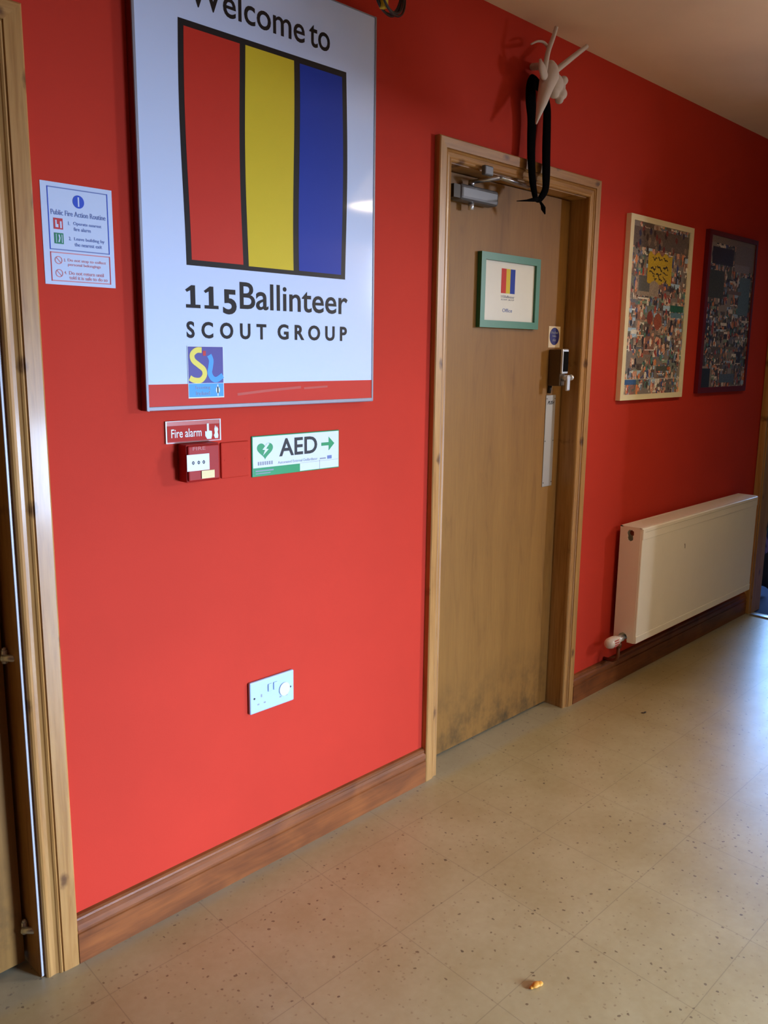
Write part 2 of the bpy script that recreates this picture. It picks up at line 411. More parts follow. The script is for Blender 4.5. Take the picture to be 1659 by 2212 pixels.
def text(s, name, x0, x1, z0, z1, y, mat, parent, bold=0.0, shear=0.0, space=1.0, depth=0.0004, vertical=False):
    """lettering facing -y, fitted to the box x0..x1, z0..z1"""
    cu = bpy.data.curves.new(name, 'FONT'); cu.body = s; cu.size = 1.0; cu.offset = bold; cu.shear = shear
    cu.space_character = space; cu.resolution_u = 4
    t = bpy.data.objects.new('tmp', cu); COL.objects.link(t)
    dg = bpy.context.evaluated_depsgraph_get(); me = bpy.data.meshes.new_from_object(t.evaluated_get(dg))
    bpy.data.objects.remove(t); bpy.data.curves.remove(cu)
    me.name = name
    a = [v.co.x for v in me.vertices]; b = [v.co.y for v in me.vertices]
    ax, bx, ay, by = min(a), max(a), min(b), max(b)
    org = Vector(((x0+x1)/2, y, z0))
    for v in me.vertices:
        v.co = Vector((x0+(v.co.x-ax)/(bx-ax)*(x1-x0), y, z0+(v.co.y-ay)/(by-ay)*(z1-z0)))-org
    bm = bmesh.new(); bm.from_mesh(me)
    r = bmesh.ops.extrude_face_region(bm, geom=list(bm.faces))
    bmesh.ops.translate(bm, verts=[g for g in r['geom'] if isinstance(g, bmesh.types.BMVert)], vec=(0, -depth, 0))
    bmesh.ops.recalc_face_normals(bm, faces=bm.faces); bm.to_mesh(me); bm.free()
    me.materials.clear(); me.materials.append(mat)
    for p in me.polygons: p.material_index = 0; p.use_smooth = False
    return link(me, name, parent, org)

def structure(mb, name, mat, label, cat, **k):
    o = mb.build(name, mat, **k); tag(o, label, cat, kind='structure'); return o

# ------------------------------------------------------------------ setting
CEIL = 2.373
XL, XE = -2.6, 4.56
structure(MB().box(XL, 4.60, -3.5, 0.14, -0.12, 0).box(4.60, 7.2, -3.5, -2.2, -0.12, 0), 'floor', M['floor'], 'speckled beige vinyl tile floor', 'floor', origin=(0, 0, 0))
structure(MB().box(4.60, 7.2, -2.2, 1.7, -0.12, -0.002), 'floor_far', M['carpet'], 'dark blue carpet beyond the end doorway', 'floor')
structure(MB().box(XL, 7.2, -3.5, 1.7, CEIL, CEIL+0.1), 'ceiling', M['ceil'], 'cream painted ceiling', 'ceiling', origin=(0, 0, CEIL))
LDx0, LDx1 = -0.12, 0.700      # wall opening of the left door
CDx0, CDx1 = 1.960, 2.782      # wall opening of the middle door
DT = 1.935
structure(MB().box(XL, LDx0, 0, 0.14, 0, CEIL).box(LDx0, LDx1, 0, 0.14, DT, CEIL).box(LDx1, CDx0, 0, 0.14, 0, CEIL)
          .box(CDx0, CDx1, 0, 0.14, DT, CEIL).box(CDx1, XE, 0, 0.14, 0, CEIL), 'wall_front', M['red'], 'long red painted wall', 'wall', origin=(0, 0, 0))
# end wall with its doorway at the corner
EO0, EO1, EH = -0.95, -0.040, 1.98
structure(MB().box(XE, XE+0.12, -2.2, EO0-0.03, 0, CEIL).box(XE, XE+0.12, EO0-0.03, EO1+0.03, EH+0.03, CEIL).box(XE, XE+0.12, EO1+0.03, 0.14, 0, CEIL),
          'wall_right', M['red'], 'red end wall with a doorway at its corner', 'wall')
structure(MB().box(XL, XL+0.1, -3.5, 0, 0, CEIL), 'wall_left', M['cream'], 'cream wall at the left end', 'wall')
# back wall with two windows (the low one added), and the wall behind the camera with the way into the lobby
WX0, WX1, WZ0, WZ1 = 5.12, 5.92, 1.65, 2.31
GX0, GX1, GZ0, GZ1 = 1.80, 2.70, 0.25, 1.00
structure(MB().box(XL, GX0, -3.64, -3.5, 0, CEIL).box(GX0, GX1, -3.64, -3.5, 0, GZ0).box(GX0, GX1, -3.64, -3.5, GZ1, CEIL).box(GX1, WX0, -3.64, -3.5, 0, CEIL).box(WX0, WX1, -3.64, -3.5, 0, WZ0).box(WX0, WX1, -3.64, -3.5, WZ1, CEIL).box(WX1, 7.3, -3.64, -3.5, 0, CEIL), 'wall_back', M['cream'], 'cream wall behind the lobby', 'wall')
structure(MB().box(XL, 1.45, -2.2, -2.1, 0, CEIL).box(1.45, XE, -2.2, -2.1, 2.0, CEIL).box(XE, 7.2, -2.3, -2.2, 0, CEIL), 'wall_middle', M['cream'], 'cream wall between corridor and lobby', 'wall')
FW = dict(y0=0.0, y1=0.82, z0=0.85, z1=2.05)
structure(MB().box(7.0, 7.14, -2.2, FW['y0'], 0, CEIL).box(7.0, 7.14, FW['y1'], 1.7, 0, CEIL).box(7.0, 7.14, FW['y0'], FW['y1'], 0, FW['z0']).box(7.0, 7.14, FW['y0'], FW['y1'], FW['z1'], CEIL)
          .box(4.68, 7.0, 1.6, 1.7, 0, CEIL).box(7.1, 7.2, -3.5, -2.2, 0, CEIL), 'wall_far', M['far_wall'], 'grey walls of the room beyond', 'wall')
def window(name, axis, a0, a1, z0, z1, p0, p1, label):
    w = thing(name, ((a0+a1)/2, p0, z0) if axis == 'x' else (p0, (a0+a1)/2, z0), label, 'window', kind='structure')
    t = 0.05; m = MB(); g = MB()
    def bx(mb, u0, u1, v0, v1, q0, q1):
        mb.box(u0, u1, q0, q1, v0, v1) if axis == 'x' else mb.box(q0, q1, u0, u1, v0, v1)
    mid = (a0+a1)/2
    bx(m, a0, a1, z0, z0+t, p0, p1); bx(m, a0, a1, z1-t, z1, p0, p1)
    for u in (a0, mid-t/2, a1-t): bx(m, u, u+t, z0+t, z1-t, p0, p1)
    m.build('window_frame', M['upvc'], w)
    c = (p0+p1)/2; bx(g, a0+t, mid-t/2, z0+t, z1-t, c-0.003, c+0.003); bx(g, mid+t/2, a1-t, z0+t, z1-t, c-0.003, c+0.003)
    g.build('window_pane', M['glass'], w)
window('window_1', 'x', WX0, WX1, WZ0, WZ1, -3.60, -3.54, 'white window in the lobby back wall')
window('window_added', 'x', GX0, GX1, GZ0, GZ1, -3.60, -3.54, 'added unseen low window behind the low daylight fill')  # put in around the added low daylight
window('window_3', 'y', FW['y0'], FW['y1'], FW['z0'], FW['z1'], 7.04, 7.10, 'white window in the room beyond')

# skirting boards
SK = [(0, 0), (0, -0.020), (0.072, -0.020), (0.074, -0.0165), (0.079, -0.0165), (0.081, -0.019), (0.094, -0.0175), (0.100, -0.0125), (0.103, -0.0135), (0.108, -0.0125), (0.112, -0.008), (0.114, 0)]
def skirting(name, x0, x1, label):
    n = len(SK); vs = [(x0, y, z) for z, y in SK]+[(x1, y, z) for z, y in SK]
    m = MB().add(vs, [list(range(n)), list(range(2*n-1, n-1, -1))]+[(i, (i+1) % n, n+(i+1) % n, n+i) for i in range(n)])
    structure(m, name, M['maho'], label, 'skirting board')
skirting('baseboard_left', 0.7525, 1.9295, 'reddish brown skirting board under the welcome sign')
skirting('baseboard_right', 2.8125, 4.537, 'reddish brown skirting board under the radiator')

# doors -----------------------------------------------------------
def arch_profile(w):
    return [(0, 0), (0, 0.009), (0.04*w, 0.0125), (0.10*w, 0.0140), (0.18*w, 0.0125), (0.28*w, 0.0120), (0.36*w, 0.0140), (0.385*w, 0.0165), (0.43*w, 0.0185), (0.475*w, 0.0170), (0.49*w, 0.0150), (0.51*w, 0.0195), (0.95*w, 0.0205), (1.0*w, 0.0175), (1.0*w, 0)]
def architrave(door, x0, x1, zi, w):
    pf = arch_profile(w); n = len(pf)
    def strip(A, B, name, mat):
        vs = A+B
        MB().add(vs, [list(range(n)), list(range(2*n-1, n-1, -1))]+[(i, (i+1) % n, n+(i+1) % n, n+i) for i in range(n)]).build(name, mat, door)
    strip([(x0-u, -v, 0) for u, v in pf], [(x0-u, -v, zi+u) for u, v in pf], 'architrave_leg', M['pine'])
    strip([(x1+u, -v, 0) for u, v in pf], [(x1+u, -v, zi+u) for u, v in pf], 'architrave_leg', M['pine'])
    strip([(x0-u, -v, zi+u) for u, v in pf], [(x1+u, -v, zi+u) for u, v in pf], 'architrave_head', M['pine_h'])
def lining(door, wx0, wx1, x0, x1, zt, y1=0.14):
    MB().box(wx0, x0, 0.0, y1, 0, zt).build('lining_leg', M['jamb'], door)
    MB().box(x1, wx1, 0.0, y1, 0, zt).build('lining_leg', M['jamb'], door)
    MB().box(wx0, wx1, 0.0, y1, zt, DT).build('lining_head', M['pine_h'], door)
    MB().box(x0, x0+0.012, 0.108, y1, 0, zt).box(x1-0.012, x1, 0.108, y1, 0, zt).box(x0+0.012, x1-0.012, 0.108, y1, zt-0.012, zt).build('door_stop', M['jamb'], door)

d1 = thing('door_1', (0.28, 0.06, 0), 'pale wooden door at the left edge', 'door', kind='structure')
lining(d1, LDx0, LDx1, -0.09, 0.672, 1.905)
architrave(d1, -0.098, 0.680, 1.913, 0.072)
MB().box(-0.086, 0.6635, 0.064, 0.106, 0.010, 1.902).build('door_leaf', M['oak'], d1)
MB().rbox(0.6725, 0.6795, -0.0022, 0.0, 0.002, 1.912, 0.0008, 1).build('edge_strip', M['strip'], d1)  # pale strip over the front edge of the lining
for z in (0.098, 0.732, 1.70):
    MB().tube([(0.657, 0.050, z), (0.683, 0.024, z)], 0.0075, 16).tube([(0.665, 0.056, z-0.014), (0.665, 0.056, z+0.014)], 0.0065, 14).ball((0.665, 0.056, z+0.016), (0.005, 0.005, 0.004), 12).build('hinge', M['chrome'], d1)

d2 = thing('door_2', (2.37, 0.06, 0), 'oak veneer fire door in the middle', 'door', kind='structure')
lining(d2, CDx0, CDx1, 1.990, 2.752, 1.905)
architrave(d2, 1.992, 2.748, 1.908, 0.062)
MB().box(1.993, 2.748, 0.067, 0.107, 0.009, 1.902).build('door_leaf', M['oak'], d2)
# overhead closer
cl = MB(); cl.rbox(2.075, 2.265, 0.018, 0.066, 1.818, 1.866, 0.012, 3)
clo = cl.build('door_closer', M['greymetal'], d2)
MB().box(2.045, 2.075, 0.022, 0.066, 1.822, 1.860).build('closer_end', M['darkmetal'], clo)
MB().lathe([(0, -0.014), (0.009, -0.012), (0.009, 0.006), (0, 0.008)], (2.15, 0.04, 1.811), 'z', 16).build('closer_spindle', M['chrome'], clo)
MB().tube([(2.15, 0.042, 1.866), (2.15, 0.040, 1.885)], 0.010, 14).tube([(2.15, 0.040, 1.880), (2.20, -0.028, 1.890)], [(0.006, 0.012)]*2, 10).tube([(2.20, -0.028, 1.892), (2.40, 0.010, 1.896)], [(0.005, 0.010)]*2, 10).build('closer_arm', M['silver'], clo)
MB().rbox(2.118, 2.160, -0.036, -0.0205, 1.888, 1.916, 0.004).build('arm_bracket', M['greymetal'], clo)
# mechanical code lock
lk = MB().rbox(2.656, 2.692, 0.016, 0.0665, 1.252, 1.383, 0.004).build('code_lock', M['lockbox'], d2)
MB().rbox(2.654, 2.694, 0.006, 0.0155, 1.296, 1.384, 0.004).build('lock_bezel', M['chrome'], lk)
MB().box(2.660, 2.688, 0.0035, 0.0062, 1.304, 1.375).build('keypad', M['keypad'], lk)
lv = MB().tube([(2.674, 0.016, 1.282), (2.674, -0.010, 1.282)], 0.010, 18)
lv.rbox(2.664, 2.684, -0.012, -0.002, 1.236, 1.290, 0.004); lv.build('lever', M['chrome'], lk)
MB().lathe([(0, 0), (0.009, 0.001), (0.011, 0.006), (0.009, 0.012), (0, 0.013)], (2.692, -0.004, 1.283), 'x', 20).build('thumb_turn', M['chrome'], lk)
MB().tube([(2.664, 0.060, 1.252), (2.664, 0.064, 1.226)], 0.007, 12).build('lock_cable_cover', M['darkmetal'], lk)
# push plate
pp = MB().rbox(2.650, 2.712, 0.0642, 0.067, 0.880, 1.218, 0.001, 1).build('push_plate', M['plate'], d2)
text('PUSH', 'lettering', 2.660, 2.704, 1.184, 1.197, 0.0642, M['ink_black'], pp, 0.02, 0.35)
for z in (0.895, 1.05, 1.205):
    for x in (2.655, 2.707):
        MB().disc(x, z, 0.0022, 0.0022, 0.0636, 0.0642, 10).build('screw', M['darkmetal'], pp)

# end doorway
d3 = thing('door_3', (4.6, -0.5, 0), 'timber framed doorway in the end wall', 'door', kind='structure')
MB().box(XE, XE+0.12, EO1, EO1+0.03, 0, EH).build('lining_leg', M['jamb'], d3)
MB().box(XE, XE+0.12, EO0-0.03, EO0, 0, EH).build('lining_leg', M['jamb'], d3)
MB().box(XE, XE+0.12, EO0-0.03, EO1+0.03, EH, EH+0.03).build('lining_head', M['pine_h'], d3)
MB().box(3.74, XE-0.02, EO0-0.045, EO0-0.005, 0.010, EH-0.005).build('door_leaf', M['oak'], d3)  # unseen open leaf, added to cut lobby daylight off the right of the wall
MB().rbox(XE-0.02, XE, EO1+0.004, -0.002, 0, EH+0.036, 0.003).build('architrave_leg', M['pine'], d3)
MB().rbox(XE-0.02, XE, EO0-0.115, EO0-0.05, 0, EH+0.07, 0.003).build('architrave_leg', M['pine'], d3)
MB().rbox(XE-0.02, XE, EO0-0.05, -0.006, EH+0.004, EH+0.07, 0.003).build('architrave_head', M['pine'], d3)
structure(MB().rbox(XE-0.035, XE-0.004, EO0+0.01, EO1-0.008, 0.0, 0.008, 0.002), 'trim_threshold', M['silver'], 'metal threshold strip across the end doorway', 'threshold strip')
# patterned cloth hanging in the room beyond
ct = MB(); nx, nz = 60, 24; x0, x1, zb, zt = 5.0, 5.8, 0.035, 2.15; vs = []
for j in range(nz+1):
    for i in range(nx+1):
        u = i/nx; w = 0.03*sin(u*38)+0.012*sin(u*71+1)
        vs.append((x0+u*(x1-x0)*0.1+w*0.6, 0.035+u*0.55+w*0.25, zb+(zt-zb)*j/nz+0.01*sin(u*20)*(j == 0)))
ct.add(vs, [(j*(nx+1)+i, j*(nx+1)+i+1, (j+1)*(nx+1)+i+1, (j+1)*(nx+1)+i) for j in range(nz) for i in range(nx)], True)
c0 = thing('curtain', (5.04, 0.30, 0.035), 'dark patterned curtain hanging beyond the doorway at the right edge', 'curtain')
cp = ct.build('curtain_cloth', M['cloth'], c0); cp.modifiers.new('thick', 'SOLIDIFY').thickness = 0.004
MB().tube([(4.97, -0.02, 2.155), (5.11, 0.66, 2.155)], 0.012, 12).tube([(5.008, 0.16, 2.155), (5.008, 0.16, CEIL)], 0.006, 8).tube([(5.083, 0.53, 2.155), (5.083, 0.53, CEIL)], 0.006, 8).build('curtain_rail', M['silver'], c0)

# ------------------------------------------------------------------ welcome sign
Y = -0.0232
sg = thing('welcome_sign', (1.322, 0, 1.233), 'large white welcome sign with red, yellow and blue striped emblem in aluminium frame', 'sign')
SX0, SX1, SZ0, SZ1 = 0.9725, 1.668, 1.2335, 2.20
MB().box(SX0, SX1, -0.0195, -0.0002, SZ0, SZ1).build('sign_box', M['darkred'], sg)
t = 0.009
MB().box(SX0, SX0+0.005, -0.0245, -0.0195, SZ0, SZ1).box(SX1-0.005, SX1, -0.0245, -0.0195, SZ0, SZ1).box(SX0+0.005, SX1-0.005, -0.0245, -0.0195, SZ0, SZ0+t).box(SX0+0.005, SX1-0.005, -0.0245, -0.0195, SZ1-0.003, SZ1).build('sign_frame', M['frame_silver'], sg, bevel=0.0012)
MB().box(SX0+0.005, SX1-0.005, -0.0230, -0.0196, SZ0+t, SZ1-0.003).build('sign_face', M['white_gloss'], sg)
rb = MB().box(SX0+0.005, SX1-0.005, Y-0.0003, Y+0.0001, SZ0+t, 1.2905).build('red_band', M['p_red'], sg)
MB().stroke([(1.214, 1.2635), (1.30, 1.270), (1.41, 1.2765)], 0.006, Y-0.0005, Y-0.0002).stroke([(1.42, 1.2735), (1.50, 1.2765)], 0.005, Y-0.0005, Y-0.0002).build('worn_marks', M['scratch'], rb)
def wob(x, z, a=0.004, ph=0.0): return x+a*sin(z*9+ph)
def stripe(xa, xb, z0, z1, pa, pb, n=20):
    zs = [z0+(z1-z0)*i/n for i in range(n+1)]
    return [(wob(xa, z, 0.0035, pa), z) for z in zs]+[(wob(xb, z, 0.0035, pb), z) for z in reversed(zs)]
em = MB().poly(stripe(1.081, 1.564, 1.549, 2.047, 0.3, 4.0), Y-0.0003, Y+0.0001).build('emblem', M['p_black'], sg)
MB().poly(stripe(1.0945, 1.236, 1.561, 2.034, 0.3, 1.2), Y-0.0006, Y-0.0003).build('red_stripe', M['p_red'], em)
MB().poly(stripe(1.2515, 1.391, 1.559, 2.035, 1.2, 2.6), Y-0.0006, Y-0.0003).build('yellow_stripe', M['p_yellow'], em)
MB().poly(stripe(1.4085, 1.549, 1.560, 2.033, 2.6, 4.0), Y-0.0006, Y-0.0003).build('blue_stripe', M['p_blue'], em)
text('Welcome', 'lettering', 1.108, 1.428, 2.0785, 2.137, Y, M['p_black'], sg, 0.008)
text('to', 'lettering', 1.4420, 1.508, 2.0785, 2.128, Y, M['p_black'], sg, 0.008)
for xd in (1.0790, 1.1275):
    MB().poly([(xd, 1.4960), (xd+0.0040, 1.4915), (xd+0.0130, 1.4955), (xd+0.0130, 1.4650), (xd+0.0010, 1.4650), (xd+0.0010, 1.4575), (xd+0.0385, 1.4575), (xd+0.0385, 1.4650), (xd+0.0255, 1.4650), (xd+0.0255, 1.5065), (xd+0.0160, 1.5065)], Y-0.0004, Y+0.0001).build('digit_one', M['p_black'], sg)
text('5', 'digit_five', 1.1785, 1.2165, 1.4470, 1.5030, Y, M['p_black'], sg, 0.03)
text('Ballinteer', 'lettering', 1.226, 1.5705, 1.4605, 1.522, Y, M['p_black'], sg, 0.010)
text('SCOUT', 'lettering', 1.0795, 1.3025, 1.3915, 1.4285, Y, M['p_black'], sg, 0.030, 0, 1.75)
text('GROUP', 'lettering', 1.3370, 1.5685, 1.3925, 1.4300, Y, M['p_black'], sg, 0.030, 0, 1.60)
# sticker on the sign
sy = Y-0.0004
bs = thing('sticker', (1.127, sy, 1.258), 'small purple and blue sticker with yellow S on lower left of the welcome sign', 'sticker')
MB().box(1.0790, 1.1755, sy-0.0005, sy, 1.2580, 1.3745).build('sticker_backing', M['sign_white'], bs)
sp_ = MB().box(1.0805, 1.1740, sy-0.0008, sy-0.0005, 1.2915, 1.3730).build('purple_field', M['purple'], bs)
MB().stroke([(1.1165, 1.3655), (1.103, 1.3650), (1.0915, 1.3560), (1.0935, 1.3430), (1.108, 1.3320), (1.121, 1.3220), (1.1225, 1.3090), (1.112, 1.2985), (1.095, 1.2985), (1.0835, 1.3040)], 0.0125, sy-0.0011, sy-0.0008).build('letter_s', M['st_yellow'], sp_)
MB().stroke([(1.1365, 1.3545), (1.1415, 1.3430), (1.1395, 1.3280), (1.1370, 1.3150), (1.1430, 1.3030), (1.1550, 1.2990), (1.1725, 1.3085)], 0.0125, sy-0.0011, sy-0.0008).build('letter_l', M['cyan'], sp_)
MB().box(1.1195, 1.1275, sy-0.0011, sy-0.0008, 1.3530, 1.3640).build('red_dot', M['ink_red'], sp_)
bb = MB().box(1.0805, 1.1740, sy-0.0008, sy-0.0005, 1.2605, 1.2905).build('blue_band', M['cyan'], bs)
text('Scouting', 'lettering', 1.097, 1.138, 1.2765, 1.2855, sy-0.0008, M['ink_grey'], bb)
text('Ireland', 'lettering', 1.099, 1.136, 1.2645, 1.2735, sy-0.0008, M['ink_grey'], bb)
MB().disc(1.158, 1.2755, 0.0055, 0.0075, sy-0.0011, sy-0.0008, 20).box(1.1565, 1.1595, sy-0.0011, sy-0.0008, 1.262, 1.288).build('crest', M['sign_white'], bb)

# ------------------------------------------------------------------ fire notice at the left
ny = -0.0006
fn = thing('fire_notice', (0.849, 0, 1.4905), 'white paper fire action notice with blue and red panels beside left door', 'notice')
pgm = MB(); gx, gz = 10, 14; vs = []
for j in range(gz+1):
    for i in range(gx+1):
        u, v = i/gx, j/gz; x = 0.7745+u*0.1500; z = 1.4905+v*0.1940
        vs.append((x, ny-0.0002-0.0003*max(0, (u-0.8)*5)**2*0-0.0001, z))
pgm.add(vs, [(j*(gx+1)+i, j*(gx+1)+i+1, (j+1)*(gx+1)+i+1, (j+1)*(gx+1)+i) for j in range(gz) for i in range(gx)])
pg = pgm.build('sheet', M['paper'], fn)
pg.modifiers.new('thick', 'SOLIDIFY').thickness = 0.0005
ny = -0.0013
def fr(x0, x1, z0, z1, wv, wh, name, m, mh):
    for a in (x0, x1-wv): MB().box(a, a+wv, ny-0.0002, ny+0.0002, z0, z1).build(name, m, fn)
    for a in (z1-wh, z0): MB().box(x0+wv, x1-wv, ny-0.0001, ny+0.0002, a, a+wh).build(name, mh, fn)
fr(0.7875, 0.9145, 1.5570, 1.6760, 0.0018, 0.0020, 'blue_border', M['ink_blue'], M['ink_soft'])
fr(0.7875, 0.9145, 1.4970, 1.5530, 0.0018, 0.0020, 'red_border', M['ink_red'], M['ink_pink'])
MB().disc(0.8515, 1.6530, 0.0120, 0.0125, ny-0.0002, ny+0.0002, 28).build('blue_disc', M['ink_blue'], fn)
MB().box(0.8500, 0.8530, ny-0.0004, ny-0.0002, 1.6440, 1.6620).build('white_bar', M['paper'], fn)
text('Public Fire Action Routine', 'lettering', 0.7935, 0.9085, 1.6235, 1.6335, ny, M['ink_soft'], fn)
pr_ = MB().box(0.7975, 0.8165, ny-0.0002, ny+0.0002, 1.5965, 1.6175).build('red_pictogram', M['ink_red'], fn)
MB().poly([(0.8010, 1.6000), (0.8010, 1.6140), (0.8040, 1.6140), (0.8040, 1.6060), (0.8070, 1.6060), (0.8070, 1.6000)], ny-0.0004, ny-0.0002).box(0.8105, 0.8140, ny-0.0004, ny-0.0002, 1.5990, 1.6120).build('white_mark', M['paper'], pr_)
pr_ = MB().box(0.7975, 0.8165, ny-0.0002, ny+0.0002, 1.5690, 1.5895).build('green_pictogram', M['ink_green'], fn)
MB().box(0.8010, 0.8022, ny-0.0004, ny-0.0002, 1.5710, 1.5875).poly([(0.8050, 1.5720), (0.8075, 1.5795), (0.8060, 1.5860), (0.8085, 1.5870), (0.8100, 1.5800), (0.8080, 1.5720)], ny-0.0004, ny-0.0002).box(0.8125, 0.8140, ny-0.0004, ny-0.0002, 1.5710, 1.5870).build('white_mark', M['paper'], pr_)
for s, x0, x1, z0, z1, m in (('1.', 0.8280, 0.8315, 1.6065, 1.6135, 'ink_soft'), ('Operate nearest', 0.8385, 0.8985, 1.6060, 1.6140, 'ink_soft'), ('fire alarm', 0.8390, 0.8750, 1.5965, 1.6035, 'ink_soft'),
        ('2.', 0.8280, 0.8320, 1.5775, 1.5845, 'ink_soft'), ('Leave building by', 0.8390, 0.9040, 1.5765, 1.5845, 'ink_soft'), ('the nearest exit', 0.8390, 0.8980, 1.5670, 1.5740, 'ink_soft'),
        ('3.', 0.8150, 0.8185, 1.5355, 1.5415, 'ink_pink'), ('Do not stop to collect', 0.8230, 0.9050, 1.5350, 1.5420, 'ink_pink'), ('personal belongings', 0.8230, 0.8930, 1.5265, 1.5335, 'ink_pink'),
        ('4.', 0.8150, 0.8190, 1.5115, 1.5175, 'ink_pink'), ('Do not return until', 0.8245, 0.8990, 1.5110, 1.5180, 'ink_pink'), ('told it is safe to do so', 0.8245, 0.9070, 1.5020, 1.5090, 'ink_pink')):
    text(s, 'lettering', x0, x1, z0, z1, ny, M[m], fn, 0.01, depth=0.0002)
for z in (1.5375, 1.5125):
    MB().ring(0.8040, z, 0.0062, 0.0078, ny-0.0002, ny+0.0002, 24).stroke([(0.7992, z+0.005), (0.8088, z-0.005)], 0.0014, ny-0.0002, ny+0.0002, 1).build('prohibition_ring', M['ink_pink'], fn)

# ------------------------------------------------------------------ fire alarm sign, call point, blanking plate, AED sign
fa = thing('fire_alarm_sign', (1.104, 0, 1.157), 'small red fire alarm sign with pointing hand above the call point', 'sign')
MB().box(1.030, 1.1775, -0.0035, -0.0002, 1.157, 1.2065).build('clear_backing', M['clear_pink'], fa, bevel=0.0006)
MB().box(1.0295, 1.0325, -0.0042, -0.0002, 1.1565, 1.2070).box(1.1750, 1.1780, -0.0042, -0.0002, 1.1565, 1.2070).box(1.0325, 1.1750, -0.0042, -0.0035, 1.2058, 1.2070).box(1.0325, 1.1750, -0.0042, -0.0035, 1.1565, 1.1575).build('clear_edge', M['sign_white'], fa)
MB().box(1.0330, 1.1735, -0.0045, -0.0034, 1.1600, 1.1960).build('red_panel', M['sign_red'], fa)
text('Fire alarm', 'lettering', 1.0430, 1.1235, 1.1690, 1.1885, -0.0045, M['sign_white'], fa, 0.006)
MB().poly([(1.1385, 1.1975), (1.1385, 1.1790), (1.1335, 1.1800), (1.1335, 1.1690), (1.1385, 1.1615), (1.1500, 1.1615), (1.1525, 1.1700), (1.1520, 1.1795), (1.1440, 1.1810), (1.1440, 1.1975)], -0.0050, -0.0045).build('hand_symbol', M['sign_white'], fa)
MB().poly([(1.1605, 1.1620), (1.1690, 1.1620), (1.1700, 1.1690), (1.1680, 1.1760), (1.1700, 1.1830), (1.1660, 1.1900), (1.1640, 1.1850), (1.1620, 1.1930), (1.1590, 1.1840), (1.1600, 1.1740), (1.1575, 1.1690)], -0.0050, -0.0045).build('flame_symbol', M['sign_white'], fa)

cpt = thing('fire_call_point', (1.106, 0, 1.068), 'red break glass fire alarm call point below its sign', 'call point')
MB().rbox(1.061, 1.152, -0.034, -0.0002, 1.068, 1.155, 0.003).build('call_point_body', M['plastic_red'], cpt)
MB().rbox(1.064, 1.149, -0.0385, -0.034, 1.071, 1.152, 0.003).build('call_point_cover', M['plastic_red'], cpt)
gl = MB().box(1.0555+0.004, 1.1195, -0.0397, -0.0385, 1.0950, 1.1325).build('glass_window', M['sign_white'], cpt)
for x in (1.0760, 1.0905, 1.1040):
    MB().ring(x, 1.1135, 0.0022, 0.0036, -0.0401, -0.0397, 14).box(x-0.0006, x+0.0006, -0.0401, -0.0397, 1.109, 1.118).build('arrow_mark', M['ink_black'], gl)
text('FIRE', 'lettering', 1.0760, 1.1100, 1.1415, 1.1495, -0.0385, M['clear_pink'], cpt, 0.01)
MB().box(1.0975, 1.1325, -0.0404, -0.0399, 1.0755, 1.0935).build('test_label', M['label_pale'], cpt)
bp = thing('blanking_plate', (1.218, 0, 1.0635), 'square blank plate painted red between the call point and AED sign', 'plate')
MB().rbox(1.177, 1.2595, -0.0045, -0.0002, 1.0635, 1.1495, 0.0025).build('plate_cover', M['red'], bp)
for x in (1.188, 1.248): MB().disc(x, 1.1065, 0.0022, 0.0022, -0.0050, -0.0045, 12).build('plate_screw', M['red'], bp)

ae = thing('aed_sign', (1.415, 0, 1.0575), 'white and green AED sign with heart and arrow', 'sign')
MB().rbox(1.2685, 1.5605, -0.0030, -0.0002, 1.0575, 1.1590, 0.001, 1).build('sign_board', M['sign_green'], ae)
MB().box(1.2715, 1.5580, -0.0034, -0.0030, 1.0600, 1.1565).build('white_face', M['sign_white'], ae)
ay = -0.0034
hx, hz = 1.3090, 1.1250; hp = []
for i in range(48):
    a = 2*pi*i/48; hp.append((hx+0.0250*(16*sin(a)**3)/16, hz+0.0185*(13*cos(a)-5*cos(2*a)-2*cos(3*a)-cos(4*a))/13-0.002))
ht = MB().poly(hp, ay-0.0004, ay).build('heart', M['sign_green'], ae)
MB().poly([(1.3155, 1.1395), (1.3005, 1.1240), (1.3085, 1.1230), (1.3020, 1.1095), (1.3200, 1.1245), (1.3120, 1.1260), (1.3230, 1.1385)], ay-0.0008, ay-0.0004).build('lightning_bolt', M['sign_white'], ht)
text('AED', 'lettering', 1.3540, 1.4815, 1.1030, 1.1480, ay, M['ink_black'], ae, 0.018)
MB().poly([(1.4960, 1.1200), (1.4960, 1.1285), (1.5220, 1.1285), (1.5220, 1.1430), (1.5425, 1.1245), (1.5220, 1.1060), (1.5220, 1.1200)], ay-0.0004, ay).build('arrow', M['sign_green'], ae)
text('Automated External Defibrillator', 'lettering', 1.3495, 1.4825, 1.0845, 1.0915, ay, M['ink_grey'], ae)
for i in range(7): MB().box(1.2860+i*0.0070, 1.2905+i*0.0070, ay-0.0003, ay, 1.0855, 1.0945).build('small_character', M['ink_grey'], ae)
gb = MB().box(1.2720, 1.4220, ay-0.0003, ay, 1.0600, 1.0795).build('green_strip', M['sign_green'], ae)
MB().box(1.2785, 1.3350, ay-0.0006, ay-0.0003, 1.0700, 1.0735).box(1.2785, 1.3250, ay-0.0006, ay-0.0003, 1.0640, 1.0665).build('small_print', M['ink_grey'], gb)
MB().box(1.4895, 1.4905, ay-0.0003, ay, 1.0600, 1.0840).box(1.4220, 1.5560, ay-0.0003, ay, 1.0803, 1.0809).build('divider_line', M['ink_grey'], ae)
MB().box(1.4910, 1.5120, ay-0.0003, ay, 1.0850, 1.0885).build('small_print', M['ink_grey'], ae)
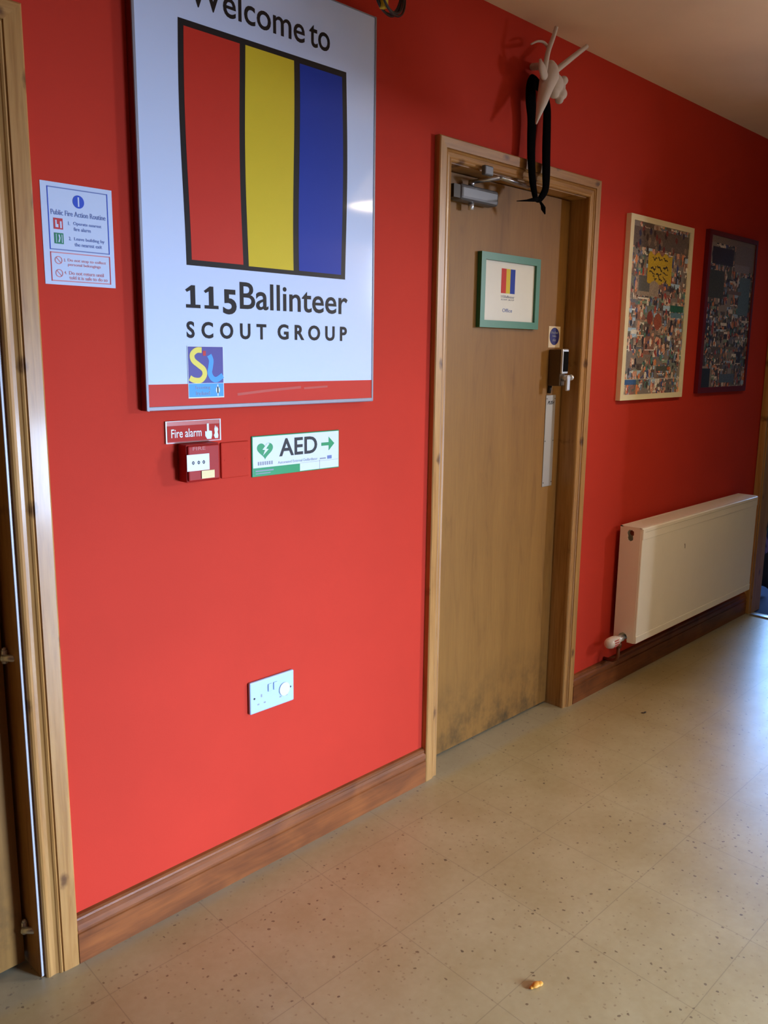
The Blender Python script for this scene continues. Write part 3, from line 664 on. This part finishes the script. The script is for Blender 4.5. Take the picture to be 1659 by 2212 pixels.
MB().box(1.5170, 1.5330, ay-0.0003, ay, 1.0840, 1.0930).build('blue_mark', M['ink_soft'], ae)

# ------------------------------------------------------------------ socket
so = thing('wall_socket', (1.318, 0, 0.4405), 'white double wall socket low on the red wall', 'socket')
MB().rbox(1.245, 1.391, -0.0100, -0.0002, 0.4400, 0.5265, 0.0035, 3).build('face_plate', M['plastic_white'], so)
for xc in (1.2815, 1.3545):
    h = MB(); h.box(xc-0.0020, xc+0.0020, -0.0103, -0.0099, 0.4800, 0.4880)
    h.box(xc-0.0135, xc-0.0072, -0.0103, -0.0099, 0.4610, 0.4645).box(xc+0.0072, xc+0.0135, -0.0103, -0.0099, 0.4610, 0.4645)
    h.build('socket_holes', M['ink_grey'], so)
for xc in (1.309, 1.327): MB().rbox(xc-0.0065, xc+0.0065, -0.0130, -0.0099, 0.4890, 0.5100, 0.0015).build('rocker_switch', M['plastic_white'], so)
for xc in (1.2585, 1.3785): MB().disc(xc, 0.4815, 0.0028, 0.0028, -0.0104, -0.0099, 14).build('plate_screw', M['darkmetal'], so)
MB().disc(1.3575, 0.4815, 0.0175, 0.0185, -0.0128, -0.0104, 28).build('blanking_cover', M['sign_white'], so)

# ------------------------------------------------------------------ cable coil hanging by the sign
cc = thing('cable_coil', (1.60, -0.143, 2.15), 'small coil of dark cable with yellow tag hanging above the sign corner', 'cable')
rng = random.Random(4)
pts = []
for i in range(150):
    a = 2*pi*i/30+pi/2; r = 0.050+0.006*sin(i*0.21)+0.004*sin(i*0.07+1)
    pts.append((1.60+r*1.0*cos(a)+0.004*sin(i*0.13), -0.143+0.010*sin(i*0.11)+0.008*cos(a), 2.212+r*1.05*sin(a)+0.004*sin(i*0.09)))
MB().tube(pts, 0.0028, 8).build('cable_loops', M['cable'], cc)
MB().tube([(1.600, -0.141, 2.262), (1.604, -0.140, 2.30), (1.598, -0.141, 2.34), (1.60, -0.143, CEIL)], 0.0028, 8).build('hanging_cable', M['cable'], cc)
MB().rbox(1.562, 1.577, -0.154, -0.134, 2.164, 2.192, 0.004).build('cable_tag', M['tag_yellow'], cc)

# ------------------------------------------------------------------ deer head and scarf
dh = thing('deer_head', (2.36, 0, 2.06), 'white paper deer head with antlers mounted over the middle door', 'deer head')
def sp(P, n=5): return smooth_path([Vector(q) for q in P], n)
def taper(n, a, b): return [a+(b-a)*i/(n-1) for i in range(n)]
sk = MB().tube([(2.371, -0.072, 2.246), (2.369, -0.075, 2.230), (2.366, -0.080, 2.205), (2.341, -0.085, 2.165), (2.316, -0.090, 2.118), (2.294, -0.095, 2.078), (2.275, -0.100, 2.045)],
               [0.016, 0.026, 0.030, 0.023, 0.017, 0.009, 0.003], 20)
sk.ball((2.380, -0.070, 2.222), (0.030, 0.022, 0.026)).tube([(2.380, 0.0, 2.250), (2.376, -0.07, 2.238)], 0.011, 16)
sk.build('skull', M['bone'], dh, remesh=0.003)
MB().tube([(2.345, -0.085, 2.186), (2.318, -0.090, 2.198), (2.306, -0.091, 2.214), (2.299, -0.088, 2.236)], [(0.010, 0.008), (0.019, 0.009), (0.018, 0.008), (0.004, 0.003)], 14).build('ear', M['bone'], dh)
er = MB().ball((2.397, -0.085, 2.188), (0.026, 0.020, 0.028)).ball((2.434, -0.086, 2.205), (0.016, 0.014, 0.014)).ball((2.426, -0.087, 2.165), (0.020, 0.016, 0.018)).ball((2.417, -0.085, 2.147), (0.014, 0.014, 0.014)).ball((2.390, -0.082, 2.162), (0.018, 0.016, 0.018)).ball((2.428, -0.085, 2.186), (0.012, 0.012, 0.012))
er.build('ear', M['bone'], dh, remesh=0.003)
P = sp([(2.330, -0.085, 2.208), (2.322, -0.100, 2.258), (2.337, -0.105, 2.298), (2.346, -0.110, 2.331)]); MB().tube(P, taper(len(P), 0.0085, 0.0060), 10).build('antler', M['bone'], dh)
P = sp([(2.372, -0.080, 2.210), (2.424, -0.100, 2.253), (2.471, -0.105, 2.286), (2.519, -0.110, 2.319)]); MB().tube(P, taper(len(P), 0.0095, 0.0070), 10).build('antler', M['bone'], dh)
P = sp([(2.322, -0.098, 2.258), (2.377, -0.062, 2.291), (2.366, -0.052, 2.306), (2.337, -0.05, 2.302), (2.304, -0.05, 2.286)]); MB().tube(P, taper(len(P), 0.006, 0.0025), 8).build('antler_tine', M['bone'], dh)
sc = thing('black_scarf', (2.38, -0.04, 1.81), 'black scarf looped on the deer head, ends dangling over the door frame', 'scarf')
def strap(P, W_, name, parent):
    n = len(P); Q = sp(P, 4); r = []
    for k in range(len(Q)):
        f = k/4; a = min(n-2, int(f)); t = f-a; r.append((0.0075, W_[a]*(1-t)+W_[min(n-1, a+1)]*t))
    # flat ribbon: wide across the wall, thin off it
    m = MB(); rings = []; nn = 12
    for k, q in enumerate(Q):
        d = (Q[min(k+1, len(Q)-1)]-Q[max(k-1, 0)]).normalized(); side = Vector((d.z, 0, -d.x)).normalized(); out = Vector((0, 1, 0))
        rings.append([q+side*r[k][1]*cos(2*pi*i/nn)+out*r[k][0]*sin(2*pi*i/nn) for i in range(nn)])
    m.add([v for g_ in rings for v in g_], [(a*nn+b, a*nn+(b+1) % nn, (a+1)*nn+(b+1) % nn, (a+1)*nn+b) for a in range(len(Q)-1) for b in range(nn)], True)
    m.add(rings[0], [list(range(nn))]); m.add(rings[-1], [list(range(nn))])
    return m.build(name, M['black_cloth'], parent)
strap([(2.398, -0.020, 2.192), (2.372, -0.022, 2.200), (2.346, -0.030, 2.192), (2.334, -0.035, 2.165), (2.337, -0.035, 2.128), (2.346, -0.035, 2.085), (2.347, -0.035, 2.020), (2.347, -0.038, 1.970), (2.353, -0.042, 1.904), (2.368, -0.045, 1.853)],
      [0.016, 0.019, 0.022, 0.026, 0.026, 0.023, 0.020, 0.019, 0.016, 0.010], 'scarf_end', sc)
strap([(2.416, -0.020, 2.186), (2.434, -0.024, 2.160), (2.438, -0.027, 2.130), (2.436, -0.030, 2.095), (2.432, -0.034, 2.045), (2.431, -0.036, 2.000), (2.427, -0.042, 1.931), (2.421, -0.045, 1.884), (2.386, -0.048, 1.848)],
      [0.014, 0.016, 0.019, 0.020, 0.021, 0.021, 0.020, 0.015, 0.009], 'scarf_end', sc)
MB().ball((2.377, -0.049, 1.847), (0.015, 0.009, 0.008)).tube([(2.373, -0.050, 1.848), (2.349, -0.050, 1.844), (2.313, -0.050, 1.837), (2.262, -0.050, 1.829)], [0.007, 0.006, 0.003, 0.001], 8).tube([(2.385, -0.050, 1.845), (2.400, -0.050, 1.835), (2.408, -0.050, 1.825), (2.419, -0.050, 1.809)], [0.003, 0.005, 0.008, 0.002], 8).build('scarf_knot', M['black_cloth'], sc)

# ------------------------------------------------------------------ framed print on the door
fp = thing('framed_print', (2.395, 0.055, 1.450), 'green framed print with small striped emblem hung on middle door', 'picture')
fx0, fx1, fz0, fz1, fy0, fy1 = 2.226, 2.556, 1.449, 1.685, 0.050, 0.0665
fw_ = 0.023
fb = MB()
for q in ([(fx0, fz0), (fx1, fz0), (fx1-fw_, fz0+fw_), (fx0+fw_, fz0+fw_)], [(fx0, fz1), (fx1, fz1), (fx1-fw_, fz1-fw_), (fx0+fw_, fz1-fw_)],
          [(fx0, fz0), (fx0, fz1), (fx0+fw_, fz1-fw_), (fx0+fw_, fz0+fw_)], [(fx1, fz0), (fx1, fz1), (fx1-fw_, fz1-fw_), (fx1-fw_, fz0+fw_)]): fb.poly(q, fy0, fy1)
fb.build('picture_frame', M['green_frame'], fp)
fs = MB().box(fx0+fw_-0.003, fx1-fw_+0.003, 0.0585, 0.0605, fz0+fw_-0.003, fz1-fw_+0.003).build('print_sheet', M['print_paper'], fp)
fy = 0.0583
for xa, xb, m in ((2.344, 2.3705, 'p_red'), (2.3705, 2.3935, 'p_yellow'), (2.3935, 2.4205, 'p_blue')):
    MB().box(xa, xb, fy-0.0003, fy+0.0003, 1.562, 1.641).build('emblem_stripe', M[m], fs)
text('115Ballinteer', 'lettering', 2.345, 2.420, 1.5470, 1.5555, fy, M['ink_grey'], fs)
text('SCOUT GROUP', 'lettering', 2.346, 2.419, 1.5390, 1.5440, fy, M['ink_grey'], fs)
text('Office', 'lettering', 2.355, 2.410, 1.5010, 1.5130, fy, M['ink_soft'], fs)

# fire door disc sticker
fd = thing('fire_door_sticker', (2.686, 0.0665, 1.389), 'square cream sticker with blue fire door disc above the code lock', 'sticker')
MB().box(2.6485, 2.7225, 0.0658, 0.0668, 1.3890, 1.4640).build('sticker_card', M['disc_card'], fd)
ds = MB().disc(2.6855, 1.4285, 0.0310, 0.0310, 0.0654, 0.0658, 36).build('blue_disc', M['ink_navy'], fd)
for s, a, b, z in (('Fire door', 2.664, 2.707, 1.4375), ('keep', 2.673, 2.698, 1.4245), ('shut', 2.674, 2.697, 1.4110)):
    text(s, 'lettering', a, b, z, z+0.0095, 0.0654, M['ink_grey'], ds, 0.01)

# ------------------------------------------------------------------ photo posters
def collage(name, x0, x1, z0, z1, y, parent, nx, nz, paint):
    vs = [(x0+(x1-x0)*i/nx, y, z0+(z1-z0)*j/nz) for j in range(nz+1) for i in range(nx+1)]
    me = bpy.data.meshes.new(name); org = Vector(((x0+x1)/2, y, z0))
    me.from_pydata([Vector(v)-org for v in vs], [], [(j*(nx+1)+i, j*(nx+1)+i+1, (j+1)*(nx+1)+i+1, (j+1)*(nx+1)+i) for j in range(nz) for i in range(nx)])
    me.materials.append(M['collage'])
    at = me.color_attributes.new('Col', 'FLOAT_COLOR', 'CORNER')
    img = paint(nx, nz)
    for p in me.polygons:
        j, i = divmod(p.index, nx)
        for l in p.loop_indices: at.data[l].color = tuple(img[j][i])+(1,)
    return link(me, name, parent, org)
def painter(seed, palette, cell, dark):
    rg = random.Random(seed)
    PEOPLE = [(150, 62, 52), (62, 72, 118), (92, 98, 86), (44, 40, 42), (186, 168, 150), (128, 96, 74), (74, 122, 110), (206, 196, 184), (188, 140, 116), (188, 140, 116), (60, 52, 50), (196, 120, 70), (110, 130, 160)]
    def canvas(nx, nz):
        img = [[lin((150, 140, 132))]*nx for _ in range(nz)]
        def rect(u0, u1, v0, v1, c, jit=0.0):
            for j in range(max(0, int(v0*nz)), min(nz, int(v1*nz))):
                for i in range(max(0, int(u0*nx)), min(nx, int(u1*nx))):
                    k = 1+rg.uniform(-jit, jit); img[j][i] = tuple(min(1, x*k) for x in c)
        def ell(u, v, a, b, c, jit=0.2):
            for j in range(max(0, int((v-b)*nz)), min(nz, int((v+b)*nz)+1)):
                for i in range(max(0, int((u-a)*nx)), min(nx, int((u+a)*nx)+1)):
                    if (((i+.5)/nx-u)/a)**2+(((j+.5)/nz-v)/b)**2 < 1:
                        k = 1+rg.uniform(-jit, jit); img[j][i] = tuple(min(1, x*k) for x in c)
        D = lambda c: tuple(x*dark for x in lin(c))
        for n in range(int(5/cell)+190):                      # overlapping snapshots
            w = rg.uniform(cell, cell*3.0); h = rg.uniform(cell*0.6, cell*1.5); u = rg.uniform(-0.1, 1); v = rg.uniform(-0.05, 1)
            rect(u, u+w, v, v+h, D(rg.choice(palette)), 0.3)
            if rg.random() < 0.45: rect(u, u+w, v+h*0.65, v+h, D(rg.choice([(150, 176, 200), (206, 200, 190), (120, 140, 120), (96, 100, 110)])), 0.15)
            if rg.random() < 0.25: rect(u, u+w, v, v+h*0.08, D((210, 204, 196)), 0.1)
            for _ in range(rg.randint(5, 12)):
                pu = u+rg.random()*w; pv = v+h*rg.uniform(0.05, 0.7); a = rg.uniform(0.006, 0.022)
                ell(pu, pv, a, a*rg.uniform(0.5, 1.6), D(rg.choice(PEOPLE)))
        return img, rect, ell
    return canvas, rg
PAL = [(120, 104, 92), (92, 84, 80), (150, 128, 110), (70, 66, 72), (130, 92, 78), (104, 112, 100), (84, 72, 64), (160, 146, 130)]
def paint1(nx, nz):
    cv, rg = painter(11, PAL, 0.060, 1.7); img, rect, ell = cv(nx, nz)
    rect(0, 1, 0.86, 0.97, lin((112, 98, 88)), 0.25)
    for k in range(30): ell(rg.random(), rg.uniform(0.85, 0.98), 0.02, 0.018, lin(rg.choice([(70, 54, 48), (150, 130, 112), (52, 56, 84), (130, 60, 50)])))
    rect(0.13, 0.50, 0.585, 0.70, lin((176, 160, 144)), 0.2); rect(0.15, 0.34, 0.61, 0.70, lin((112, 112, 108)), 0.15)
    for k in range(41):
        u = 0.29+0.41*k/40; top = 0.838+0.010*sin(k*0.5)-0.006*(k in (0, 1, 39, 40)); bot = 0.672-0.010*sin(k*0.35+0.5)
        rect(u, u+0.0115, bot, top, lin((222, 188, 44)), 0.06)
    for a0, b0, w0, am, fr, th in ((0.36, 0.808, 0.28, 0.006, 60, 0.007), (0.34, 0.752, 0.32, 0.010, 45, 0.010), (0.32, 0.722, 0.34, 0.006, 25, 0.006), (0.38, 0.695, 0.26, 0.010, 70, 0.006)):
        for k in range(60):
            u = a0+w0*k/60; v = b0+am*sin(u*fr)+am*0.6*sin(u*fr*2.3+1)
            if (k//4) % 5 != 4: rect(u, u+0.012, v, v+th, lin((70, 58, 34)), 0.2)
    ell(0.52, 0.44, 0.07, 0.05, lin((176, 92, 60)), 0.25); ell(0.38, 0.46, 0.05, 0.04, lin((150, 70, 50)), 0.25)
    rect(0.74, 0.98, 0.505, 0.545, lin((46, 110, 86)), 0.15); rect(0.75, 0.95, 0.47, 0.50, lin((110, 150, 170)), 0.15)
    rect(0, 1, 0.092, 0.096, lin((206, 200, 190)), 0.05); rect(0.02, 0.22, 0.06, 0.09, lin((70, 110, 170)), 0.1)
    rect(0.55, 0.80, 0.14, 0.17, lin((96, 98, 80)), 0.3); ell(0.78, 0.155, 0.03, 0.012, lin((214, 110, 50)))
    return img
def paint2(nx, nz):
    cv, rg = painter(5, [(62, 60, 66), (84, 76, 70), (48, 50, 60), (96, 86, 80), (74, 80, 70), (40, 38, 46)], 0.060, 1.3); img, rect, ell = cv(nx, nz)
    rect(0, 1, 0.955, 1.0, lin((140, 124, 112)), 0.08); rect(0.55, 1, 0.80, 0.97, lin((132, 118, 112)), 0.08); rect(0.56, 0.9, 0.79, 0.84, lin((150, 140, 140)), 0.08)
    rect(0.06, 0.52, 0.82, 0.93, lin((52, 40, 44)), 0.4); rect(0.7, 0.95, 0.50, 0.76, lin((96, 122, 134)), 0.15)
    rect(0.02, 0.35, 0.60, 0.78, lin((70, 72, 58)), 0.3); rect(0.45, 0.75, 0.635, 0.66, lin((120, 100, 98)), 0.1); rect(0.5, 0.74, 0.26, 0.285, lin((124, 108, 98)), 0.1)
    rect(0.03, 0.20, 0.0, 0.13, lin((40, 46, 50)), 0.3); rect(0.20, 0.24, 0.0, 0.14, lin((140, 134, 126)), 0.1); rect(0.42, 0.75, 0.03, 0.09, lin((84, 104, 124)), 0.2)
    return img
def poster(name, x0, x1, z0, z1, fl, frm, label, paint, dpt=0.02):
    p = thing(name, ((x0+x1)/2, 0, z0), label, 'poster')
    l, r, b, t_ = fl; m = MB()
    for q in ([(x0, z0), (x1, z0), (x1-r, z0+b), (x0+l, z0+b)], [(x0, z1), (x1, z1), (x1-r, z1-t_), (x0+l, z1-t_)],
              [(x0, z0), (x0, z1), (x0+l, z1-t_), (x0+l, z0+b)], [(x1, z0), (x1, z1), (x1-r, z1-t_), (x1-r, z0+b)]): m.poly(q, -dpt, -0.0002)
    m.build('poster_frame', frm, p)
    MB().box(x0+l*0.7, x1-r*0.7, -dpt+0.0065, -0.0003, z0+b*0.7, z1-t_*0.7).build('poster_backing', M['hole'], p)
    collage('photo_collage', x0+l-0.001, x1-r+0.001, z0+b-0.001, z1-t_+0.001, -dpt+0.006, p, 140, 200, paint)
poster('collage_poster', 3.034, 3.570, 1.190, 1.889, (0.027, 0.027, 0.021, 0.021), M['cream_frame'], 'photo collage poster in a cream frame with yellow title patch', paint1)
poster('collage_poster', 3.724, 4.262, 1.200, 1.905, (0.028, 0.018, 0.025, 0.020), M['red_frame'], 'darker photo collage poster in a dark red frame nearest the far corner', paint2)

# ------------------------------------------------------------------ radiator
rd = thing('radiator', (3.69, -0.07, 0.204), 'cream panel radiator low on the red wall below the posters', 'radiator')
RX0, RX1, RZ0, RZ1 = 3.101, 4.285, 0.204, 0.687
pn = MB().rbox(RX0+0.001, RX1-0.001, -0.121, -0.108, RZ0, RZ1-0.002, 0.004, 2)
pn.rbox(RX0+0.002, RX1-0.002, -0.1225, -0.119, RZ1-0.048, RZ1-0.004, 0.0016, 2).rbox(RX0+0.002, RX1-0.002, -0.1225, -0.119, RZ0+0.002, RZ0+0.032, 0.0016, 2)
fpn = pn.build('front_panel', M['rad'], rd)
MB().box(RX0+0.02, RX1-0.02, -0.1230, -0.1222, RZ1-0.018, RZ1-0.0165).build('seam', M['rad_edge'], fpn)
MB().stroke([(3.492, 0.566), (3.496, 0.556), (3.497, 0.545)], 0.004, -0.1214, -0.1209, 3).build('scuff', M['dirt'], fpn)
MB().box(RX0+0.004, RX1-0.004, -0.036, -0.024, RZ0, RZ1-0.004).build('back_panel', M['rad'], rd)
# side cover with a keyhole and a valve cut-out, made as a grid so the openings are real
def side_cover(x0, x1, holes, name):
    bm = bmesh.new(); ny_, nz_ = 40, 180; y0, y1 = -0.112, -0.022
    def inside(y, z): return any((y-a)**2+(z-b)**2 < r*r for a, b, r in holes)
    vs = {}
    def V(i, j):
        if (i, j) not in vs: vs[(i, j)] = bm.verts.new((x0, y0+(y1-y0)*i/ny_, RZ0+(RZ1-RZ0)*j/nz_))
        return vs[(i, j)]
    for i in range(ny_):
        for j in range(nz_):
            if not inside(y0+(y1-y0)*(i+.5)/ny_, RZ0+(RZ1-RZ0)*(j+.5)/nz_): bm.faces.new([V(i, j), V(i+1, j), V(i+1, j+1), V(i, j+1)])
    r = bmesh.ops.extrude_face_region(bm, geom=list(bm.faces)); bmesh.ops.translate(bm, verts=[g for g in r['geom'] if isinstance(g, bmesh.types.BMVert)], vec=(x1-x0, 0, 0))
    MB().frombm(bm).build(name, M['rad'], rd)
side_cover(RX0, RX0+0.003, [(-0.069, 0.660, 0.0145), (-0.069, 0.641, 0.0125), (-0.064, 0.222, 0.019), (-0.064, 0.204, 0.019)], 'side_cover')
side_cover(RX1-0.003, RX1, [], 'side_cover')
MB().tube([(RX0+0.014, -0.069, 0.660), (RX0+0.04, -0.069, 0.660)], 0.011, 18).build('blanking_plug', M['copper'], rd)
gr = MB()
gr.box(RX0, RX1, -0.118, -0.108, RZ1-0.004, RZ1).box(RX0, RX1, -0.034, -0.022, RZ1-0.004, RZ1)
for i in range(150):
    x = RX0+0.006+i*(RX1-RX0-0.012)/150; gr.box(x, x+0.0058, -0.108, -0.034, RZ1-0.004, RZ1)
gr.build('top_grille', M['rad'], rd)
MB().box(3.3, 3.33, -0.024, -0.0002, RZ0+0.03, RZ1-0.05).build('bracket', M['rad'], rd); MB().box(4.05, 4.08, -0.024, -0.0002, RZ0+0.03, RZ1-0.05).build('bracket', M['rad'], rd)
vl = MB().tube([(RX0+0.02, -0.064, 0.220), (3.062, -0.064, 0.220)], 0.0105, 18).tube([(3.092, -0.064, 0.220), (3.070, -0.064, 0.220)], 0.0145, 6).ball((3.070, -0.064, 0.220), 0.0145).build('valve', M['chrome'], rd)
MB().lathe([(0, -0.082), (0.012, -0.081), (0.019, -0.074), (0.0225, -0.060), (0.0225, -0.026), (0.0200, -0.010), (0.015, 0.0), (0, 0.0)], (3.058, -0.064, 0.220), 'x', 28).build('valve_knob', M['knob'], vl)
kr = MB()
for a in (150, 172, 194, 216, 238):
    ca, sa = cos(R(a)), sin(R(a))
    kr.tube([(3.000, -0.064+0.0222*ca, 0.220+0.0222*sa), (3.032, -0.064+0.0222*ca, 0.220+0.0222*sa)], 0.0022, 8)
kr.build('grip_ridge', M['knob_red'], vl)
MB().tube([(3.070, -0.064, 0.212), (3.070, -0.064, 0.150), (3.070, -0.060, 0.134), (3.070, -0.046, 0.124), (3.070, -0.0205, 0.121), (3.070, -0.002, 0.121)], 0.0078, 14).tube([(3.070, -0.064, 0.205), (3.070, -0.064, 0.185)], 0.0125, 6).build('supply_pipe', M['copper'], rd)

# ------------------------------------------------------------------ pendant lamp (out of frame, mirrored in the sign)
LX, LY, LZ = 2.77, -1.02, 1.973
pl = thing('pendant_lamp', (LX, LY, LZ), 'white conical pendant lamp reflected in the right edge of the welcome sign', 'lamp')
MB().lathe([(0.200, 0.0), (0.195, 0.004), (0.060, 0.190), (0.034, 0.205), (0.030, 0.202), (0.056, 0.184), (0.190, 0.0), (0.200, 0.0)], (LX, LY, LZ), 'z', 48).build('lamp_shade', M['shade'], pl)
MB().tube([(LX, LY, LZ+0.19), (LX, LY, CEIL-0.02)], 0.003, 8).lathe([(0, 0.0), (0.045, 0.0), (0.04, -0.018), (0, -0.022)], (LX, LY, CEIL), 'z', 24).build('lamp_cord', M['shade'], pl)
MB().tube([(LX, LY, LZ+0.205), (LX, LY, LZ+0.14)], 0.018, 16).build('lamp_holder', M['shade'], pl)
MB().lathe([(0, 0.010), (0.186, 0.010), (0.188, 0.012), (0.186, 0.014), (0, 0.014)], (LX, LY, LZ), 'z', 48).build('lamp_diffuser', M['bulb'], pl)

# ------------------------------------------------------------------ debris on the floor
cr = MB().ball((1.424, -0.790, 0.0045), (0.013, 0.008, 0.0045), 14).ball((1.433, -0.794, 0.0040), (0.009, 0.007, 0.0040), 12).ball((1.413, -0.787, 0.003), (0.008, 0.005, 0.003), 12).build('crumb', M['crumb'], remesh=0.0012)
tag(cr, 'orange crumb lying on the beige floor tiles', 'crumb')
cr = MB().ball((2.944, -0.260, 0.0018), (0.011, 0.004, 0.0018), 12).ball((2.936, -0.256, 0.0015), (0.005, 0.006, 0.0015), 10).build('dirt_speck', M['dirt'])
tag(cr, 'dark dirt speck on the floor in front of the radiator', 'dirt')
